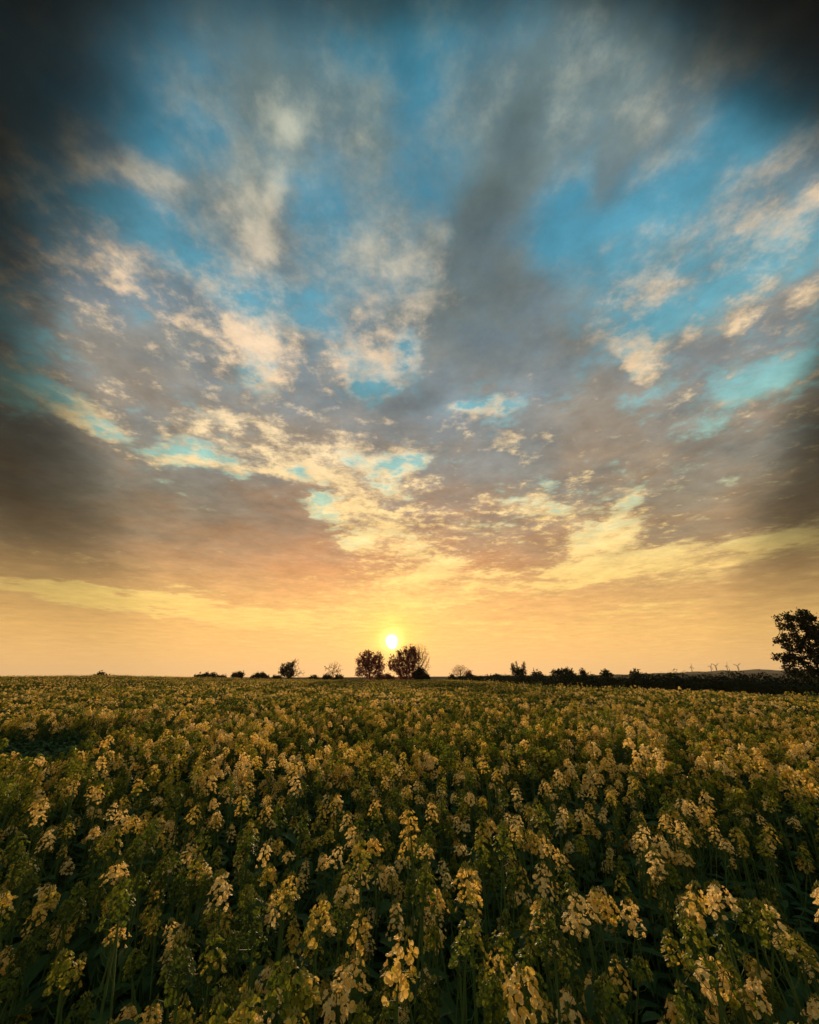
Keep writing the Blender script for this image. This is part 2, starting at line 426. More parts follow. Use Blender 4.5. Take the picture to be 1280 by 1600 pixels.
def ridge(name, pts, depth, mat, seed):
    """long low hill: pts = (x, y, height)"""
    r_ = random.Random(seed); vs_ = []; fs = []
    prof = [(-1, 0), (-.55, .45), (-.2, .9), (0, 1), (.3, .85), (.7, .35), (1, 0)]
    n = 60; px_ = np.linspace(0, len(pts) - 1, n)
    X = np.interp(px_, range(len(pts)), [p[0] for p in pts]); Y = np.interp(px_, range(len(pts)), [p[1] for p in pts])
    H = np.interp(px_, range(len(pts)), [p[2] for p in pts])
    for i in range(n):
        h = H[i] * (1 + .10 * math.sin(i * .9 + seed) + .05 * r_.uniform(-1, 1))
        for (o_, q) in prof: vs_.append((X[i], Y[i] + o_ * depth, -2.5 + (h + 2.5) * q))
    w = len(prof)
    for i in range(n - 1):
        for j in range(w - 1): fs.append((i * w + j, (i + 1) * w + j, (i + 1) * w + j + 1, i * w + j + 1))
    return tag(obj(name, mesh_np(name, vs_, fs, smooth=True), mat), None, kind='structure')
hp = [P3(px, py, 2600) for px, py in ((880,1057),(960,1054),(1040,1052),(1090,1050),(1130,1048.5),(1180,1047),(1230,1048),(1290,1049),(1400,1052),(1500,1056))]
ridge("hills", [(p.x, p.y, max(p.z, 1)) for p in hp], 500, m_far, 3)
hp = [P3(px, py, 1500) for px, py in ((500,1059),(640,1057.5),(760,1056.5),(860,1056),(1000,1054),(1100,1052),(1300,1052),(1450,1055))]
ridge("far_hills", [(p.x, p.y, max(p.z, .5)) for p in hp], 300, m_far, 5)

# ==================================================================== rapeseed
def rvec(r_, s=1.0): return Vector((r_.gauss(0, s), r_.gauss(0, s), r_.gauss(0, s)))
def petal(mb, base, out, up, L_, W_, slot):
    """rounded, cupped petal; out = growing direction, up = face normal"""
    side = out.cross(up).normalized()
    o = [(0, 0, 0), (-.26, .28, .08), (-.50, .60, .05), (-.36, .92, -.06), (0, 1.0, -.16), (.36, .92, -.06), (.50, .60, .05), (.26, .28, .08)]
    vs_ = [base + side * (a * W_) + out * (b * L_) + up * (c * L_) for a, b, c in o]
    vs_.append(base + out * (.62 * L_) + up * (.16 * L_))
    mb.add(vs_, [(i, (i + 1) % 8, 8) for i in range(8)], slot)
def flower(mb, c, axis, size, r_, lod, slot):
    a = axis.orthogonal().normalized(); a.rotate(Quaternion(axis, r_.uniform(0, 6.28))); b = axis.cross(a)
    for d in (a, b, -a, -b):
        dd = (d + axis * r_.uniform(.3, 1.5) + a * r_.uniform(-.25, .25)).normalized()
        up = (axis - dd * axis.dot(dd)).normalized()
        s = size * r_.uniform(.85, 1.15)
        if lod == 0: petal(mb, c, dd, up, s, s * .95, slot)
        else:
            sd = dd.cross(up) * s * .5
            mb.add([c, c + dd * s * .65 - sd, c + dd * s, c + dd * s * .65 + sd], [(0, 1, 2, 3)], slot)
def make_head(seed, lod, col=1.0):
    """one raceme: buds on top, a crown of open flowers, a few pods below; base at the origin"""
    r_ = random.Random(seed); mb = MB()
    H = r_.uniform(.045, .085); lean = Vector((r_.uniform(-.2, .2), r_.uniform(-.2, .2), 1)).normalized()
    nfl = {0: r_.randint(22, 36), 1: 18, 2: 8}[lod]
    if lod < 2:
        mb.tube([Vector((0, 0, -.16)), Vector((0, 0, 0)), lean * H * .6, lean * H], [.0026, .0023, .0018, .001], 3 if lod else 4, 1)
    R_ = r_.uniform(.022, .034)
    for i in range(nfl):
        t = (i + .5) / nfl; z = H * (.1 + .85 * t) + r_.uniform(-.006, .006)
        ang = i * 2.4 + r_.uniform(-.4, .4); rad = R_ * (1.05 - .70 * t * t) * r_.uniform(.45, 1.15)
        d = Vector((math.cos(ang), math.sin(ang), 0))
        base = lean * (z - .012); c = lean * z + d * rad
        if lod == 0: mb.tube([base, c], [.0007, .0006], 3, 1, False)
        ax = (d * r_.uniform(.6, 1.2) + Vector((0, 0, r_.uniform(.5, 1.3)))).normalized()
        flower(mb, c, ax, {0: .0094, 1: .0145, 2: .024}[lod] * r_.uniform(.7, 1.25), r_, lod, 0)
    if lod == 0:
        for i in range(11):
            a = i * 2.4; rr_ = .0035 + .0008 * i
            c = lean * (H + .010 - .0009 * i) + Vector((math.cos(a), math.sin(a), 0)) * rr_
            k = .0026
            mb.add([c + Vector((0, 0, 2.2 * k)), c + Vector((k, 0, 0)), c + Vector((0, k, 0)), c - Vector((k, 0, 0)), c - Vector((0, k, 0)), c - Vector((0, 0, 1.5 * k))],
                   [(0, 1, 2), (0, 2, 3), (0, 3, 4), (0, 4, 1), (5, 2, 1), (5, 3, 2), (5, 4, 3), (5, 1, 4)], 2)
        for i in range(9):                                     # young pods on the stalk
            z = -.12 + .013 * i; a = i * 2.4 + .5; d = Vector((math.cos(a), math.sin(a), .55)).normalized()
            mb.tube([Vector((0, 0, z)), Vector((0, 0, z)) + d * .02, Vector((0, 0, z)) + d * .02 + (d + Vector((0, 0, .9))).normalized() * .03], [.0006, .001, .0004], 3, 1, False)
    return mb
def leaf(mb, base, d, L_, W_, slot, r_):
    up = Vector((0, 0, 1)); side = d.cross(up).normalized(); n = side.cross(d)
    vs_ = []
    prof = [(0, .12), (.25, .5), (.55, .55), (.8, .32), (1, 0)]
    for t, w in prof:
        droop = -L_ * .45 * t * t
        c = base + d * (L_ * t) + up * droop
        wob = r_.uniform(.85, 1.15)
        vs_ += [c - side * W_ * w * wob + n * W_ * .12, c, c + side * W_ * w / wob + n * W_ * .12]
    fs = []
    for i in range(len(prof) - 1):
        for j in range(2): fs.append((i * 3 + j, i * 3 + j + 1, i * 3 + j + 4, i * 3 + j + 3))
    mb.add(vs_, fs, slot)

PM = [m_petal, m_stem, m_bud]
heads0 = [make_head(100 + i, 0).mesh("flower_head", PM) for i in range(9)]

def make_variant(seed, n_heads):
    """stem mesh, leaf mesh and (position, head index, lean, turn, scale) for each flower head; height about 1.0 below heads"""
    r_ = random.Random(seed); st = MB(); lf = MB(); hd = []
    top = Vector((r_.uniform(-.03, .03), r_.uniform(-.03, .03), 1.02))
    main = [Vector((0, 0, 0)), Vector((r_.uniform(-.02, .02), r_.uniform(-.02, .02), .45)), Vector((top.x * .7, top.y * .7, .8)), top]
    st.tube(main, [.008, .0065, .004, .0028], 5, 0)
    hd.append((top, r_.randrange(9), (r_.uniform(-.15, .15), r_.uniform(-.15, .15)), r_.uniform(0, 6.28), 1.1))
    a0 = r_.uniform(0, 6.28)
    for k in range(n_heads - 1):
        a = a0 + k * 2.4; z0 = r_.uniform(.45, .78); d = Vector((math.cos(a), math.sin(a), 0))
        b = Vector((top.x * z0, top.y * z0, z0)); rr_ = r_.uniform(.06, .19); ze = r_.uniform(.74, 1.0)
        e = b + d * rr_; e.z = ze
        st.tube([b, b + d * rr_ * .6 + Vector((0, 0, (ze - z0) * .4)), e], [.0035, .003, .0024], 4, 0)
        hd.append((e, r_.randrange(9), (d.x * .2 + r_.uniform(-.1, .1), d.y * .2 + r_.uniform(-.1, .1)), r_.uniform(0, 6.28), r_.uniform(.75, 1.05)))
        leaf(lf, b, (d + Vector((0, 0, .5))).normalized(), r_.uniform(.08, .14), .03, 0, r_)
    for k in range(9):
        z = .12 + .085 * k; a = k * 2.4 + seed
        leaf(lf, Vector((0, 0, z)), Vector((math.cos(a), math.sin(a), .5)).normalized(), r_.uniform(.14, .24) * (1.15 - .5 * z), .055 * (1.2 - .6 * z), 0, r_)
    return st.mesh("stem", [m_stem]), lf.mesh("leaves", [m_leaf]), hd
variants = [make_variant(300 + i, n) for i, n in enumerate((5, 6, 5, 7, 5, 7, 6, 5))]
bare_variant = make_variant(399, 2)

# weights: where the crop is open, low or leafy
def ray_at_z(px, py, z):
    r = ray(px, py); t = (z - CAM_H) / r.z
    return r.x * t, r.y * t
GAPS = [(*ray_at_z(px, py, 1.15), rx, ry) for px, py, rx, ry in
        ((35,1150,1.3,1.0),(0,1130,2.4,1.2),(1240,1330,.5,.35),(1190,1540,.4,.25),(1000,1350,.28,.25),(560,1580,.3,.2),(30,1420,.4,.3),(60,1580,.5,.25),(940,1260,.3,.3))]
def gap(x, y):
    g = 0
    for gx, gy, rx, ry in GAPS: g = np.maximum(g, np.exp(-(((x - gx) / rx) ** 2 + ((y - gy) / ry) ** 2)))
    n_ = np.sin(x * 2.3 + 1.3 * np.sin(y * 1.1)) * np.sin(y * 2.9 + 1.7 * np.sin(x * .9) + 1) + .6 * np.sin(x * 5.1 + y * 3.3)
    return np.maximum(g, sst(n_, .75, 1.5) * .75)                     # thin patches here and there
protos = {}
def place_plant(x, y, rz, height, vi, label, group, scale_head=1.0, leafy_only=False):
    z = float(ground_z(x, y))
    st, lf, hd = variants[vi]
    root = empty("rapeseed_plant", (x, y, z), rz); s = height
    root.scale = (1, 1, 1)
    tag(root, label, "rapeseed plant", group)
    a = obj("stem", st, None, root); a.scale = (1.0, 1.0, s)
    b = obj("leaves", lf, None, root); b.scale = (1.0, 1.0, s)
    if not leafy_only:
        for (p, hi_, ln, tr, sc) in hd:
            h = obj("flower_head", heads0[hi_], None, root)
            h.location = (p.x, p.y, p.z * s)
            h.rotation_euler = (ln[1] * -1, ln[0], tr)
            k = sc * scale_head; h.scale = (k, k, k)
    return root

taken = []
GRP_NEAR = "rapeseed plants in the nearest part of the crop"
heroes = [  # px, py of the top head, extra height, head scale, label
 (570,1350,.05,1.35,2,"tall pale column of rapeseed blossom rising over the dark gap left of lower centre"),
 (718,1468,.02,1.25,0,"single upright rapeseed spray with large peach petals low in the middle"),
 (655,1398,.03,1.2,4,"small peach rapeseed head above and left of the large-petalled spray"),
 (742,1400,.02,1.4,1,"round full olive-gold rapeseed cluster just right of lower centre"),
 (600,1490,.05,1.4,3,"broad bright rapeseed clump near the bottom edge left of the middle"),
 (812,1525,.02,1.35,5,"drooping olive rapeseed clump near the bottom edge right of the middle"),
 (850,1462,.03,1.2,2,"slanting golden rapeseed spray to the right of the bottom middle"),
 (1112,1475,.05,1.4,0,"isolated orange rapeseed cluster in the dark lower right corner"),
 (1130,1395,.04,1.3,5,"twin-headed orange rapeseed plant above the isolated lower right cluster"),
 (290,1490,.05,1.4,3,"large bright rapeseed clump in the lower left quarter"),
 (412,1436,.04,1.2,4,"peach rapeseed head between the lower left clump and the middle"),
 (490,1428,.03,1.15,7,"cluster of round rapeseed blossoms just left of the pale column's foot"),
 (200,1405,.04,1.2,1,"bright creamy rapeseed head near the left side above the lower left clump"),
 (445,1530,.05,1.45,5,"big orange rapeseed clump at the bottom edge left of centre"),
 (768,1195,.12,1.3,3,"tallest rapeseed plant in the middle distance, pale and round above its neighbours"),
 (650,1290,.07,1.3,1,"wide peach rapeseed cluster in the centre of the field"),
 (780,1318,.04,1.25,4,"peach rapeseed cluster to the right of the field's centre"),
 (230,1310,.05,1.2,6,"golden rapeseed bunch on the left third of the near crop"),
 (130,1205,.10,1.25,2,"orange-tipped rapeseed plant standing up at the far left"),
 (850,1270,.06,1.2,0,"peach-topped rapeseed plant right of centre beyond the first rows"),
]
nplants = 0
for (px, py, dh, hs, vi, lab) in heroes:
    h = 1.08 + dh
    x, y = ray_at_z(px, py, h * 1.02 + .06)
    place_plant(x, y, rnd.uniform(0, 6.28), h, vi, lab, None, .78 + .36 * hs)
    taken.append((x, y)); nplants += 1

def zone_label(x, y, leafy_only):
    side = "left" if x < -.45 * y else ("right" if x > .45 * y else "middle")
    near = "closest rows" if y < 2.3 else ("few steps in" if y < 3.6 else "beyond nearest rows")
    if leafy_only: return "short leafy rapeseed plant without open flowers in the dark gaps of the crop"
    return "ordinary rapeseed plant, small dim flower heads, %s, %s" % (side, near)

# jittered grid, nearest first, until 300 plants stand
cand = []
step = .208
for i in range(-40, 41):
    for j in range(1, 40):
        x = i * step + rnd.uniform(-.09, .09); y = j * step + rnd.uniform(-.09, .09)
        if abs(x) > y * 1.12 + .25: continue
        if math.hypot(x, y) < 1.0 or y < .85: continue
        cand.append((math.hypot(x, y), x, y))
cand.sort()
R_NEAR = 0
for d, x, y in cand:
    if nplants >= 300: break
    if min((x - a) ** 2 + (y - b) ** 2 for a, b in taken) < .12 ** 2: continue
    taken.append((x, y)); nplants += 1; R_NEAR = d
    edge_ = abs(x) / max(y, .1)
    lo = float(gap(x, y)) > .5 or (rnd.random() < .06 + .30 * max(0, edge_ - .6))  # flowerless plants get commoner toward the sides, imitating a vignette's darkening
    h = rnd.gauss(.985, .05) - (.16 if lo else 0)
    h = min(h, 1.10)
    place_plant(x, y, rnd.uniform(0, 6.28), float(h), rnd.randrange(8), zone_label(x, y, lo), GRP_NEAR, rnd.uniform(.95, 1.3), lo)

# --- the rest of the crop, nobody could count it: one object that scatters plants over points
def gn_scatter(name, pts, idx, rot, scl, protos_, label):
    me = bpy.data.meshes.new(name); me.vertices.add(len(pts)); me.vertices.foreach_set('co', np.asarray(pts, dtype=np.float32).ravel())
    for nm, ty, dat in (('pick', 'INT', idx), ('turn', 'FLOAT', rot), ('size', 'FLOAT', scl)):
        a = me.attributes.new(nm, ty, 'POINT'); a.data.foreach_set('value', np.asarray(dat, dtype=np.int32 if ty == 'INT' else np.float32))
    me.update()
    o = obj(name, me)
    col = bpy.data.collections.new(name + "_kinds")
    for k, pm in enumerate(protos_):
        po = bpy.data.objects.new("%s_kind_%02d" % (name, k), pm); col.objects.link(po)
    ng = bpy.data.node_groups.new(name, 'GeometryNodeTree')
    ng.interface.new_socket('Geometry', in_out='INPUT', socket_type='NodeSocketGeometry')
    ng.interface.new_socket('Geometry', in_out='OUTPUT', socket_type='NodeSocketGeometry')
    n = ng.nodes; l = ng.links
    gi = n.new('NodeGroupInput'); go = n.new('NodeGroupOutput')
    ci = n.new('GeometryNodeCollectionInfo'); ci.inputs[0].default_value = col; ci.inputs[1].default_value = True; ci.inputs[2].default_value = True
    ip = n.new('GeometryNodeInstanceOnPoints'); ip.inputs['Pick Instance'].default_value = True
    def attr(nm, ty):
        a = n.new('GeometryNodeInputNamedAttribute'); a.data_type = ty; a.inputs[0].default_value = nm; return a.outputs[0]
    cx = n.new('ShaderNodeCombineXYZ'); l.new(attr('turn', 'FLOAT'), cx.inputs[2])
    l.new(gi.outputs[0], ip.inputs['Points']); l.new(ci.outputs[0], ip.inputs['Instance'])
    l.new(attr('pick', 'INT'), ip.inputs['Instance Index']); l.new(cx.outputs[0], ip.inputs['Rotation'])
    l.new(attr('size', 'FLOAT'), ip.inputs['Scale']); l.new(ip.outputs[0], go.inputs[0])
    md = o.modifiers.new(name, 'NODES'); md.node_group = ng
    return tag(o, label, kind='stuff')

def joined_plant(seed, lod):
    """a whole plant or tuft as one mesh for the uncounted crop"""
    r_ = random.Random(seed); mb = MB()
    nh = {1: r_.randint(5, 8), 2: 8, 3: 17, 4: 0}[lod]
    spread = {1: .14, 2: .24, 3: .75, 4: .16}[lod]
    for k in range(nh):
        hm = make_head(seed * 31 + k, min(lod, 2))
        a = r_.uniform(0, 6.28); q = spread * math.sqrt(r_.random()); z = r_.gauss(.95, .075) if k else 1.03
        if lod == 3 and k % 6 == 0: z += r_.uniform(.05, .22)
        off = Vector((q * math.cos(a), q * math.sin(a), z)); k_ = r_.uniform(.8, 1.3)
        mb.add([v * k_ + off for v in hm.v], hm.f); mb.m[-len(hm.f):] = hm.m
        if lod < 3:
            mb.tube([Vector((off.x * .3, off.y * .3, .35)), Vector((off.x, off.y, z - .1))], [.005, .0025], 3, 1, False)
    nl = {1: 14, 2: 30, 3: 130, 4: 26}[lod]
    for k in range(nl):
        a = r_.uniform(0, 6.28); q = spread * .7 * math.sqrt(r_.random()); z = r_.uniform(.3, .92) + (.14 if lod in (2, 3) else 0)
        leaf(mb, Vector((q * math.cos(a), q * math.sin(a), z)), Vector((math.cos(a + 1), math.sin(a + 1), r_.uniform(.2, .8))).normalized(), r_.uniform(.12, .22), {1: .04, 2: .06, 3: .10, 4: .045}[lod], 3, r_)
    return mb.mesh("crop", [m_petal, m_stem, m_bud, m_leaf])
kinds = [joined_plant(500 + i, 1) for i in range(8)] + [joined_plant(600 + i, 2) for i in range(6)] + [joined_plant(700 + i, 3) for i in range(4)] + [joined_plant(800 + i, 4) for i in range(3)]

pts = []; idx = []; rot = []; scl = []
def scatter(r0, r1, st, kind0, nk, jit):
    xs = np.arange(-r1 * 1.0, r1 * 1.0, st); ys = np.arange(0, r1, st)
    X, Y = np.meshgrid(xs, ys); X = X.ravel() + rng.uniform(-jit, jit, X.size); Y = Y.ravel() + rng.uniform(-jit, jit, Y.size)
    Rr = np.hypot(X, Y)
    ok = (Rr >= r0) & (Rr < r1) & (np.abs(X) < Y * 1.22 + 1.0) & (Y < 112 + 3 * np.sin(X * .05)) & (X < hedge_x(Y) - 1.3 - .5 * st)
    X, Y, Rr = X[ok], Y[ok], Rr[ok]
    Z = ground_z(X, Y)
    s = rng.normal(1.0, .045, len(X))
    # slow swells of taller and shorter crop
    s = s * (1 + .035 * np.sin(X * 1.1 + 2) * np.sin(Y * .8) + .02 * np.sin(X * .31) * np.cos(Y * .23))
    s = np.where(rng.random(len(X)) < .035, s + rng.uniform(.06, .20, len(X)), s)
    g_ = gap(X, Y); s = s * (1 - .16 * g_)
    kd = kind0 + rng.integers(0, nk, len(X))
    if kind0 + nk <= 14 and nk > 5: kd = np.where((g_ > .5) | (rng.random(len(X)) < .05), 18 + rng.integers(0, 3, len(X)), kd)
    pts.append(np.stack([X, Y, Z], 1)); idx.append(kd); rot.append(rng.uniform(0, 6.28, len(X))); scl.append(s * 1.0)
scatter(R_NEAR, 12, .215, 0, 8, .10)
scatter(12, 34, .36, 8, 6, .16)
scatter(34, 150, 1.05, 14, 4, .4)
crop = gn_scatter("rapeseed_crop", np.concatenate(pts), np.concatenate(idx), np.concatenate(rot), np.concatenate(scl), kinds,
                  "yellow flowering rapeseed carpet running from the nearest plants to the skyline trees")

# dark leafy undergrowth between the stalks
def tuft(seed):
    r_ = random.Random(seed); mb = MB()
    for k in range(26):
        a = r_.uniform(0, 6.28); q = .14 * math.sqrt(r_.random()); z = r_.uniform(.05, .72)
        if k % 2:
            b = Vector((q * math.cos(a), q * math.sin(a), z * .5)); t_ = b + Vector((r_.uniform(-.06, .06), r_.uniform(-.06, .06), r_.uniform(.2, .42)))
            sd = Vector((math.cos(a * 3), math.sin(a * 3), 0)) * .004
            mid = (b + t_) / 2 + Vector((r_.uniform(-.02, .02), r_.uniform(-.02, .02), 0))
            mb.add([b - sd, b + sd, mid + sd, mid - sd, t_], [(0, 1, 2, 3), (3, 2, 4)], 0)
        else:
            leaf(mb, Vector((q * math.cos(a), q * math.sin(a), z)), Vector((math.cos(a), math.sin(a), r_.uniform(.2, .9))).normalized(), r_.uniform(.10, .2), .035, 0, r_)
    return mb.mesh("undergrowth", [m_leaf])
pts = []; idx = []; rot = []; scl = []
scatter(.75, 12, .145, 0, 5, .08)
under = gn_scatter("undergrowth", np.concatenate(pts), np.concatenate(idx), np.concatenate(rot), np.concatenate(scl) * 1.12, [tuft(900 + i) for i in range(5)],
                   "dark green leaves and grass blades filling the gaps under the flowers")

# ==================================================================== trees
def colonize(blobs_, trunk_h, n_attr, seed, stepl, kill=None, infl=None, base=(0, 0, 0)):
    """space colonisation inside a union of ellipsoids: returns node positions, parents"""
    g = np.random.default_rng(seed)
    vols = np.array([b[3] * b[4] * b[5] for b in blobs_]); vols = vols / vols.sum()
    A = []
    for b, w in zip(blobs_, vols):
        k = max(6, int(n_attr * w)); q = g.normal(size=(k, 3)); q /= np.linalg.norm(q, axis=1)[:, None]
        q *= g.random((k, 1)) ** (1 / 2.4)
        A.append(q * np.array(b[3:6]) + np.array(b[0:3]))
    A = np.concatenate(A); kill = kill or stepl * 1.3; infl = infl or stepl * 12
    nodes = [np.array(base, dtype=float)]; par = [-1]
    nt_ = max(2, int(trunk_h / stepl))
    lean = g.normal(size=2) * .05
    for i in range(nt_):
        nodes.append(nodes[-1] + np.array([lean[0] * stepl + g.normal() * .05 * stepl, lean[1] * stepl, trunk_h / nt_])); par.append(len(nodes) - 2)
    alive = np.ones(len(A), bool)
    Nn = np.array(nodes)
    for it in range(140):
        if not alive.any(): break
        Aa = A[alive]
        d = np.linalg.norm(Aa[:, None, :] - Nn[None, :, :], axis=2)
        near = d.argmin(1); dm = d.min(1)
        inf = dm < (infl if it > 25 else infl * 4)
        if not inf.any(): break
        new = []; npar = []
        for k in np.unique(near[inf]):
            sel = inf & (near == k); v = (Aa[sel] - Nn[k]); v /= np.linalg.norm(v, axis=1)[:, None] + 1e-9
            dr = v.mean(0) + g.normal(size=3) * .12; dr[2] += .05
            L_ = np.linalg.norm(dr)
            if L_ < 1e-4: continue
            new.append(Nn[k] + dr / L_ * stepl); npar.append(int(k))
        if not new: break
        Nn = np.concatenate([Nn, np.array(new)]); par += npar
        d2 = np.linalg.norm(A[:, None, :] - np.array(new)[None], axis=2).min(1)
        alive &= d2 > kill
        if len(Nn) > 2600: break
    return Nn, np.array(par)
def branch_mesh(Nn, par, r_tip, r_max, g, power=2.3):
    n = len(Nn); w = np.zeros(n); kids = np.zeros(n, int)
    for i in range(n - 1, 0, -1):
        if w[i] == 0: w[i] = 1
        w[par[i]] += w[i]; kids[par[i]] += 1
    rad = r_tip * w ** (1 / power); rad = np.minimum(rad, r_max)
    i = np.arange(1, n); p0 = Nn[par[i]]; p1 = Nn[i]; r0 = rad[par[i]]; r1 = rad[i]
    r0 = np.minimum(r0, r1 * 1.5)
    d = p1 - p0; d /= np.linalg.norm(d, axis=1)[:, None] + 1e-9
    ref = np.where(np.abs(d[:, 2:3]) < .9, np.array([[0, 0, 1.0]]), np.array([[1.0, 0, 0]]))
    a = np.cross(d, ref); a /= np.linalg.norm(a, axis=1)[:, None]; b = np.cross(d, a)
    S = 5; V_ = []
    for k in range(S):
        t = 2 * math.pi * k / S; q = a * math.cos(t) + b * math.sin(t)
        V_.append(p0 + q * r0[:, None] - d * r0[:, None] * .3)
    for k in range(S):
        t = 2 * math.pi * k / S; q = a * math.cos(t) + b * math.sin(t)
        V_.append(p1 + q * r1[:, None])
    V_ = np.stack(V_, 1); m_ = len(V_); V_ = V_.reshape(-1, 3); o_ = np.arange(m_)[:, None] * (2 * S)
    F = np.concatenate([np.concatenate([o_ + k, o_ + (k + 1) % S, o_ + S + (k + 1) % S, o_ + S + k], 1) for k in range(S)])
    tips = np.where(kids == 0)[0]
    return V_, F, tips, rad
def leaf_quads(C, size, g, flat=.35):
    """pointed leaf-shaped quads centred on C"""
    n = len(C); d = g.normal(size=(n, 3)); d[:, 2] -= flat; d /= np.linalg.norm(d, axis=1)[:, None]
    s = np.cross(d, g.normal(size=(n, 3))); s /= np.linalg.norm(s, axis=1)[:, None]
    L_ = size * g.uniform(.6, 1.3, (n, 1)); W_ = L_ * g.uniform(.28, .42, (n, 1))
    V_ = np.stack([C - d * L_ * .5, C - s * W_, C + d * L_ * .55, C + s * W_], 1).reshape(-1, 3)
    return V_, np.arange(4 * n).reshape(-1, 4)
def make_tree(name, label, cat, loc, blobs_, trunk_h, seed, n_attr=500, stepl=.35, leaves=2500, leaf_size=.3, clump=.35, leaf_mat=None,
              bark=None, bare=None, r_tip=.02, r_max=.4, group=None, twigs=0, keep=.8):
    """bare(p) -> True where the crown carries no leaves"""
    g = np.random.default_rng(seed)
    Nn, par = colonize(blobs_, trunk_h, n_attr, seed, stepl)
    V_, F, tips, rad = branch_mesh(Nn, par, r_tip, r_max, g)
    if twigs:                                                   # fine twigs at the ends
        src = np.repeat(tips, twigs); dr = Nn[src] - Nn[par[src]]; dr /= np.linalg.norm(dr, axis=1)[:, None] + 1e-9
        q = dr + g.normal(size=dr.shape) * .55; q /= np.linalg.norm(q, axis=1)[:, None]
        L_ = stepl * g.uniform(.8, 2.2, (len(src), 1)); e = Nn[src] + q * L_; sd = np.cross(q, g.normal(size=q.shape)); sd /= np.linalg.norm(sd, axis=1)[:, None]
        sd *= r_tip * .8; s2 = np.cross(q, sd)
        TV = np.stack([Nn[src] + sd, Nn[src] - sd * .5 + s2 * .8, Nn[src] - sd * .5 - s2 * .8, e], 1).reshape(-1, 3)
        o_ = np.arange(len(src))[:, None] * 4 + len(V_)
        TF = np.concatenate([o_ + np.array([[a, b, 3, 3]]) for a, b in ((0, 1), (1, 2), (2, 0))])
        tw = (TV, np.concatenate([o_ - len(V_) + np.array([[a, b, 3]]) for a, b in ((0, 1), (1, 2), (2, 0))]))
    root = empty(name, loc); tag(root, label, cat, group)
    obj("trunk", mesh_np("trunk", V_, F), bark or m_bark, root)
    if twigs: obj("twigs", mesh_np("twigs", tw[0], tw[1]), bark or m_bark, root)
    if leaves:
        thin = np.where((rad < r_tip * 3.2))[0]; thin = thin[Nn[thin][:, 2] > trunk_h * .45]
        if bare is not None: thin = np.array([k for k in thin if not bare(Nn[k])])
        if len(thin):
            thin = thin[g.random(len(thin)) < keep]
            src = thin[g.integers(0, len(thin), leaves)]
            C = Nn[src] + g.normal(size=(leaves, 3)) * clump
            C[:, 2] = np.maximum(C[:, 2], .1)
            LV, LF = leaf_quads(C, leaf_size, g)
            obj("crown", mesh_np("crown", LV, LF), leaf_mat or m_tleaf, root)
    return root
def tree_at(px, Y): 
    p = P3(px, 1058, Y); return Vector((p.x, Y, float(ground_z(p.x, Y))))
def span(px0, px1, Y): return P3(px1, 1058, Y).x - P3(px0, 1058, Y).x
def height_at(px, py, Y): return P3(px, py, Y).z - float(ground_z(P3(px, 1058, Y).x, Y))

def big_centre():
    Y = 128; b = tree_at(578, Y); W = span(554, 605, Y); H = height_at(578, 1014, Y)
    make_tree("broadleaf_tree", "round-headed spring tree left of the setting sun, lower of the two large ones", "tree", b,
      [(0, 0, H * .66, W * .44, W * .36, H * .30), (-W * .26, 0, H * .42, W * .22, W * .25, H * .24), (W * .24, 0, H * .50, W * .22, W * .25, H * .26), (W * .02, 0, H * .28, W * .24, W * .2, H * .22), (-W * .36, 0, H * .30, W * .12, W * .16, H * .12)],
      H * .16, 21, 620, .42, 4300, .42, .36, m_rleaf, m_bark, r_tip=.025, r_max=.45, twigs=2, keep=.62)
    Y = 130; b = tree_at(634, Y); W = span(603, 662, Y); H = height_at(634, 1008, Y)
    make_tree("broadleaf_tree", "dense reddish tree just right of the setting sun, widest on the skyline", "tree", b,
      [(W * .06, 0, H * .70, W * .34, W * .34, H * .28), (-W * .28, 0, H * .50, W * .22, W * .26, H * .26), (W * .05, 0, H * .32, W * .36, W * .3, H * .26), (W * .18, 0, H * .80, W * .16, W * .2, H * .16)],
      H * .14, 22, 680, .42, 5600, .42, .36, m_rleaf, m_bark, r_tip=.025, r_max=.5, twigs=2, keep=.7)
    Y = 134; b = tree_at(654, Y); W = span(636, 677, Y); H = height_at(654, 1003, Y)
    make_tree("bare_tree", "tall leafless tree with fine branches behind the dense reddish tree right of the sun", "tree", b,
      [(0, 0, H * .62, W * .46, W * .4, H * .36), (W * .22, 0, H * .42, W * .26, W * .3, H * .24)],
      H * .22, 23, 1500, .36, 0, .3, .3, None, m_twig, r_tip=.024, r_max=.35, twigs=4)
    Y = 126; b = tree_at(655, Y); W = span(645, 665, Y); H = height_at(655, 1041, Y)
    make_tree("ivy_bush", "dark ivy-clad bush at the right foot of the dense reddish tree", "bush", b,
      [(0, 0, H * .55, W * .5, W * .5, H * .45)], H * .15, 24, 220, .35, 2600, .34, .3, m_tleaf, m_bark, r_tip=.03)
big_centre()

